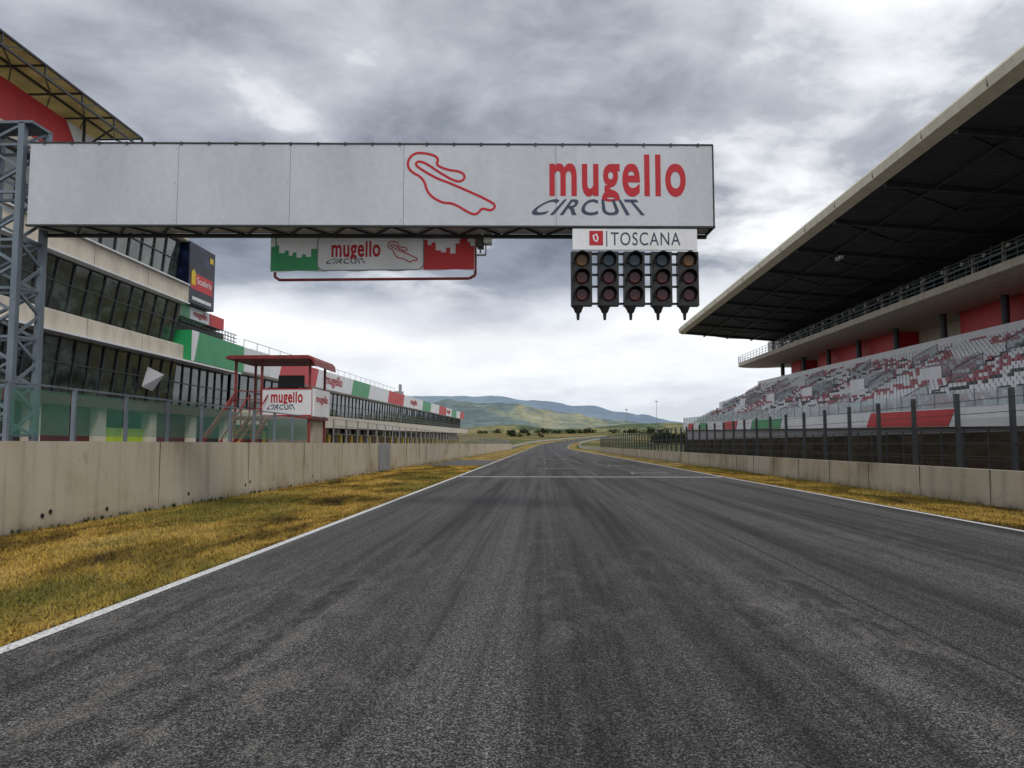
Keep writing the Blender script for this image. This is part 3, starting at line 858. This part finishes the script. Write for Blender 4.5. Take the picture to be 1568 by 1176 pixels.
hill('low_hills', 1800, [(-1200,30),(-300,32),(-168,22),(-107,30),(-45,33),(30,20),(107,24),(198,33),(290,36),(412,28),(900,40),(1400,30)], 'hill_near', 600, 6, 5.2, 160, 20)

# ------------------------------------------------------------------ trees
def tree_mesh(b, tb, x, y, z, h, w, n=260):
    tb.tube((x, y, z), (x, y, z + h * .5), w * .04, 6, w * .02)
    lobes = [(random.gauss(0, w * .25), random.gauss(0, w * .22), h * random.uniform(.2, .8), w * random.uniform(.18, .34)) for _ in range(9)]
    for l in lobes[:4]: tb.tube((x, y, z + h * .3), (x + l[0], y + l[1], z + l[2]), w * .02, 5, w * .01)
    for _ in range(n):
        l = random.choice(lobes); a = random.random() * 6.28; ph = random.uniform(-1, 1); r = l[3] * random.uniform(.5, 1.1)
        q = math.sqrt(1 - ph * ph)
        c = Vector((x + l[0] + r*q*math.cos(a), y + l[1] + r*q*math.sin(a), z + max(.2, l[2] + r * ph * .9)))
        s = w * random.uniform(.03, .07)
        u = Vector((random.gauss(0, 1), random.gauss(0, 1), random.gauss(0, 1))).normalized(); v2 = u.cross(Vector((random.random(), random.random(), 1))).normalized()
        b.poly([c - u*s - v2*s, c + u*s - v2*s*.6, c + u*s*.7 + v2*s, c - u*s + v2*s])
b = MB(); tb = MB()
for _ in range(22):
    y = random.uniform(360, 460); px = .14 + random.random() * .05
    tree_mesh(b, tb, px * y, y, gz(y), random.uniform(2.5, 6.5), random.uniform(4, 7))
for _ in range(9):
    y = random.uniform(680, 800); px = random.choice([-.03, -.012, -.04]) + random.gauss(0, .006)
    tree_mesh(b, tb, px * y, y, gz(y), random.uniform(3, 7), random.uniform(5, 9), 180)
for _ in range(34):
    y = random.uniform(1100, 1450); px = random.uniform(-.11, .16)
    tree_mesh(b, tb, px * y, y, gz(y), random.uniform(3, 8), random.uniform(8, 20), 100)
dt = empty('distant_trees'); b.obj('crowns', 'leaf', dt); tb.obj('trunks', 'bark', dt)
for x, y, h in ((43, 395, 17), (62, 420, 22)):
    lp = empty('light_pole'); z = gz(y)
    MB().tube((x, y, z), (x, y, z + h), .16, 8, .09).obj('mast', 'grey', lp)
    MB().box(x - .7, x + .7, y - .2, y + .2, z + h, z + h + .4).obj('lamp_head', 'grey', lp)

# ------------------------------------------------------------------ world
w = bpy.data.worlds.new('World'); scene.world = w; w.use_nodes = True
nt = w.node_tree; bg = nt.nodes['Background']; bg.inputs['Strength'].default_value = .1
sky = nt.nodes.new('ShaderNodeTexSky'); sky.sky_type = 'NISHITA'; sky.sun_disc = False
sky.sun_elevation = R(48); sky.sun_rotation = R(150)
tc = nt.nodes.new('ShaderNodeTexCoord'); sp = nt.nodes.new('ShaderNodeSeparateXYZ')
nt.links.new(tc.outputs['Generated'], sp.inputs[0])
zc = math_(nt, 'ADD', math_(nt, 'MAXIMUM', sp.outputs[2], 0.), .22)
cb = nt.nodes.new('ShaderNodeCombineXYZ')
nt.links.new(math_(nt, 'DIVIDE', sp.outputs[0], zc), cb.inputs[0]); nt.links.new(math_(nt, 'DIVIDE', sp.outputs[1], zc), cb.inputs[1])
cb.inputs[2].default_value = 5.1
n1 = noi(nt, cb.outputs[0], 1.5, 6, .48, .15)
n2 = noi(nt, cb.outputs[0], .6, 3, .5, .2)
n3 = noi(nt, cb.outputs[0], 4.2, 6, .58, .3)
e = math_(nt, 'ADD', sp.outputs[2], math_(nt, 'MULTIPLY', math_(nt, 'SUBTRACT', n2, .5), .12))
e = math_(nt, 'ADD', e, math_(nt, 'MULTIPLY', math_(nt, 'SUBTRACT', n3, .5), .06))
base = ramp(nt, e, [(0., (.72, .76, .82)), (.05, (.66, .70, .77)), (.085, (.82, .85, .89)), (.15, (.99, .99, 1.)), (.18, (.68, .71, .77)), (.205, (.36, .39, .455)), (.27, (.33, .355, .41)), (.36, (.54, .56, .61)), (.52, (.66, .68, .72)), (.85, (.80, .81, .85))])
nn = math_(nt, 'ADD', math_(nt, 'MULTIPLY', n1, .72), math_(nt, 'MULTIPLY', n3, .28))
var = ramp(nt, nn, [(.37, (.42, .44, .48)), (.45, (.72, .74, .77)), (.53, (1., 1., 1.)), (.60, (1., 1., 1.))])
var2 = ramp(nt, nn, [(.49, 0.), (.60, 1.)])
fadez = ramp(nt, sp.outputs[2], [(.12, 0.2), (.24, 1.)])
var = mix(nt, fadez, 1.0, var)
cl = mix(nt, 1., base, var, 'MULTIPLY')
cl = mix(nt, mix(nt, 1., var2, fadez, 'MULTIPLY'), cl, (.92, .935, .95))
sc10 = nt.nodes.new('ShaderNodeVectorMath'); sc10.operation = 'SCALE'; sc10.inputs['Scale'].default_value = 11.6
nt.links.new(cl, sc10.inputs[0])
fin = mix(nt, .94, sky.outputs[0], sc10.outputs[0])
nt.links.new(fin, bg.inputs['Color'])

sd = bpy.data.lights.new('sun', 'SUN'); sd.energy = 1.4; sd.angle = R(14); sd.color = (1, .95, .88)
so = bpy.data.objects.new('sun', sd); col.objects.link(so); so.rotation_euler = (R(42), 0, R(30))

cam = bpy.data.cameras.new('camera'); co = bpy.data.objects.new('camera', cam); col.objects.link(co)
co.location = (0, 0, 1.7); co.rotation_euler = (R(94.46), 0, R(2.23))
cam.sensor_width = 36; cam.lens = 27.09; cam.clip_end = 20000; cam.clip_start = .05
scene.camera = co
scene.view_settings.view_transform = 'Standard'; scene.view_settings.look = 'None'; scene.view_settings.exposure = 0
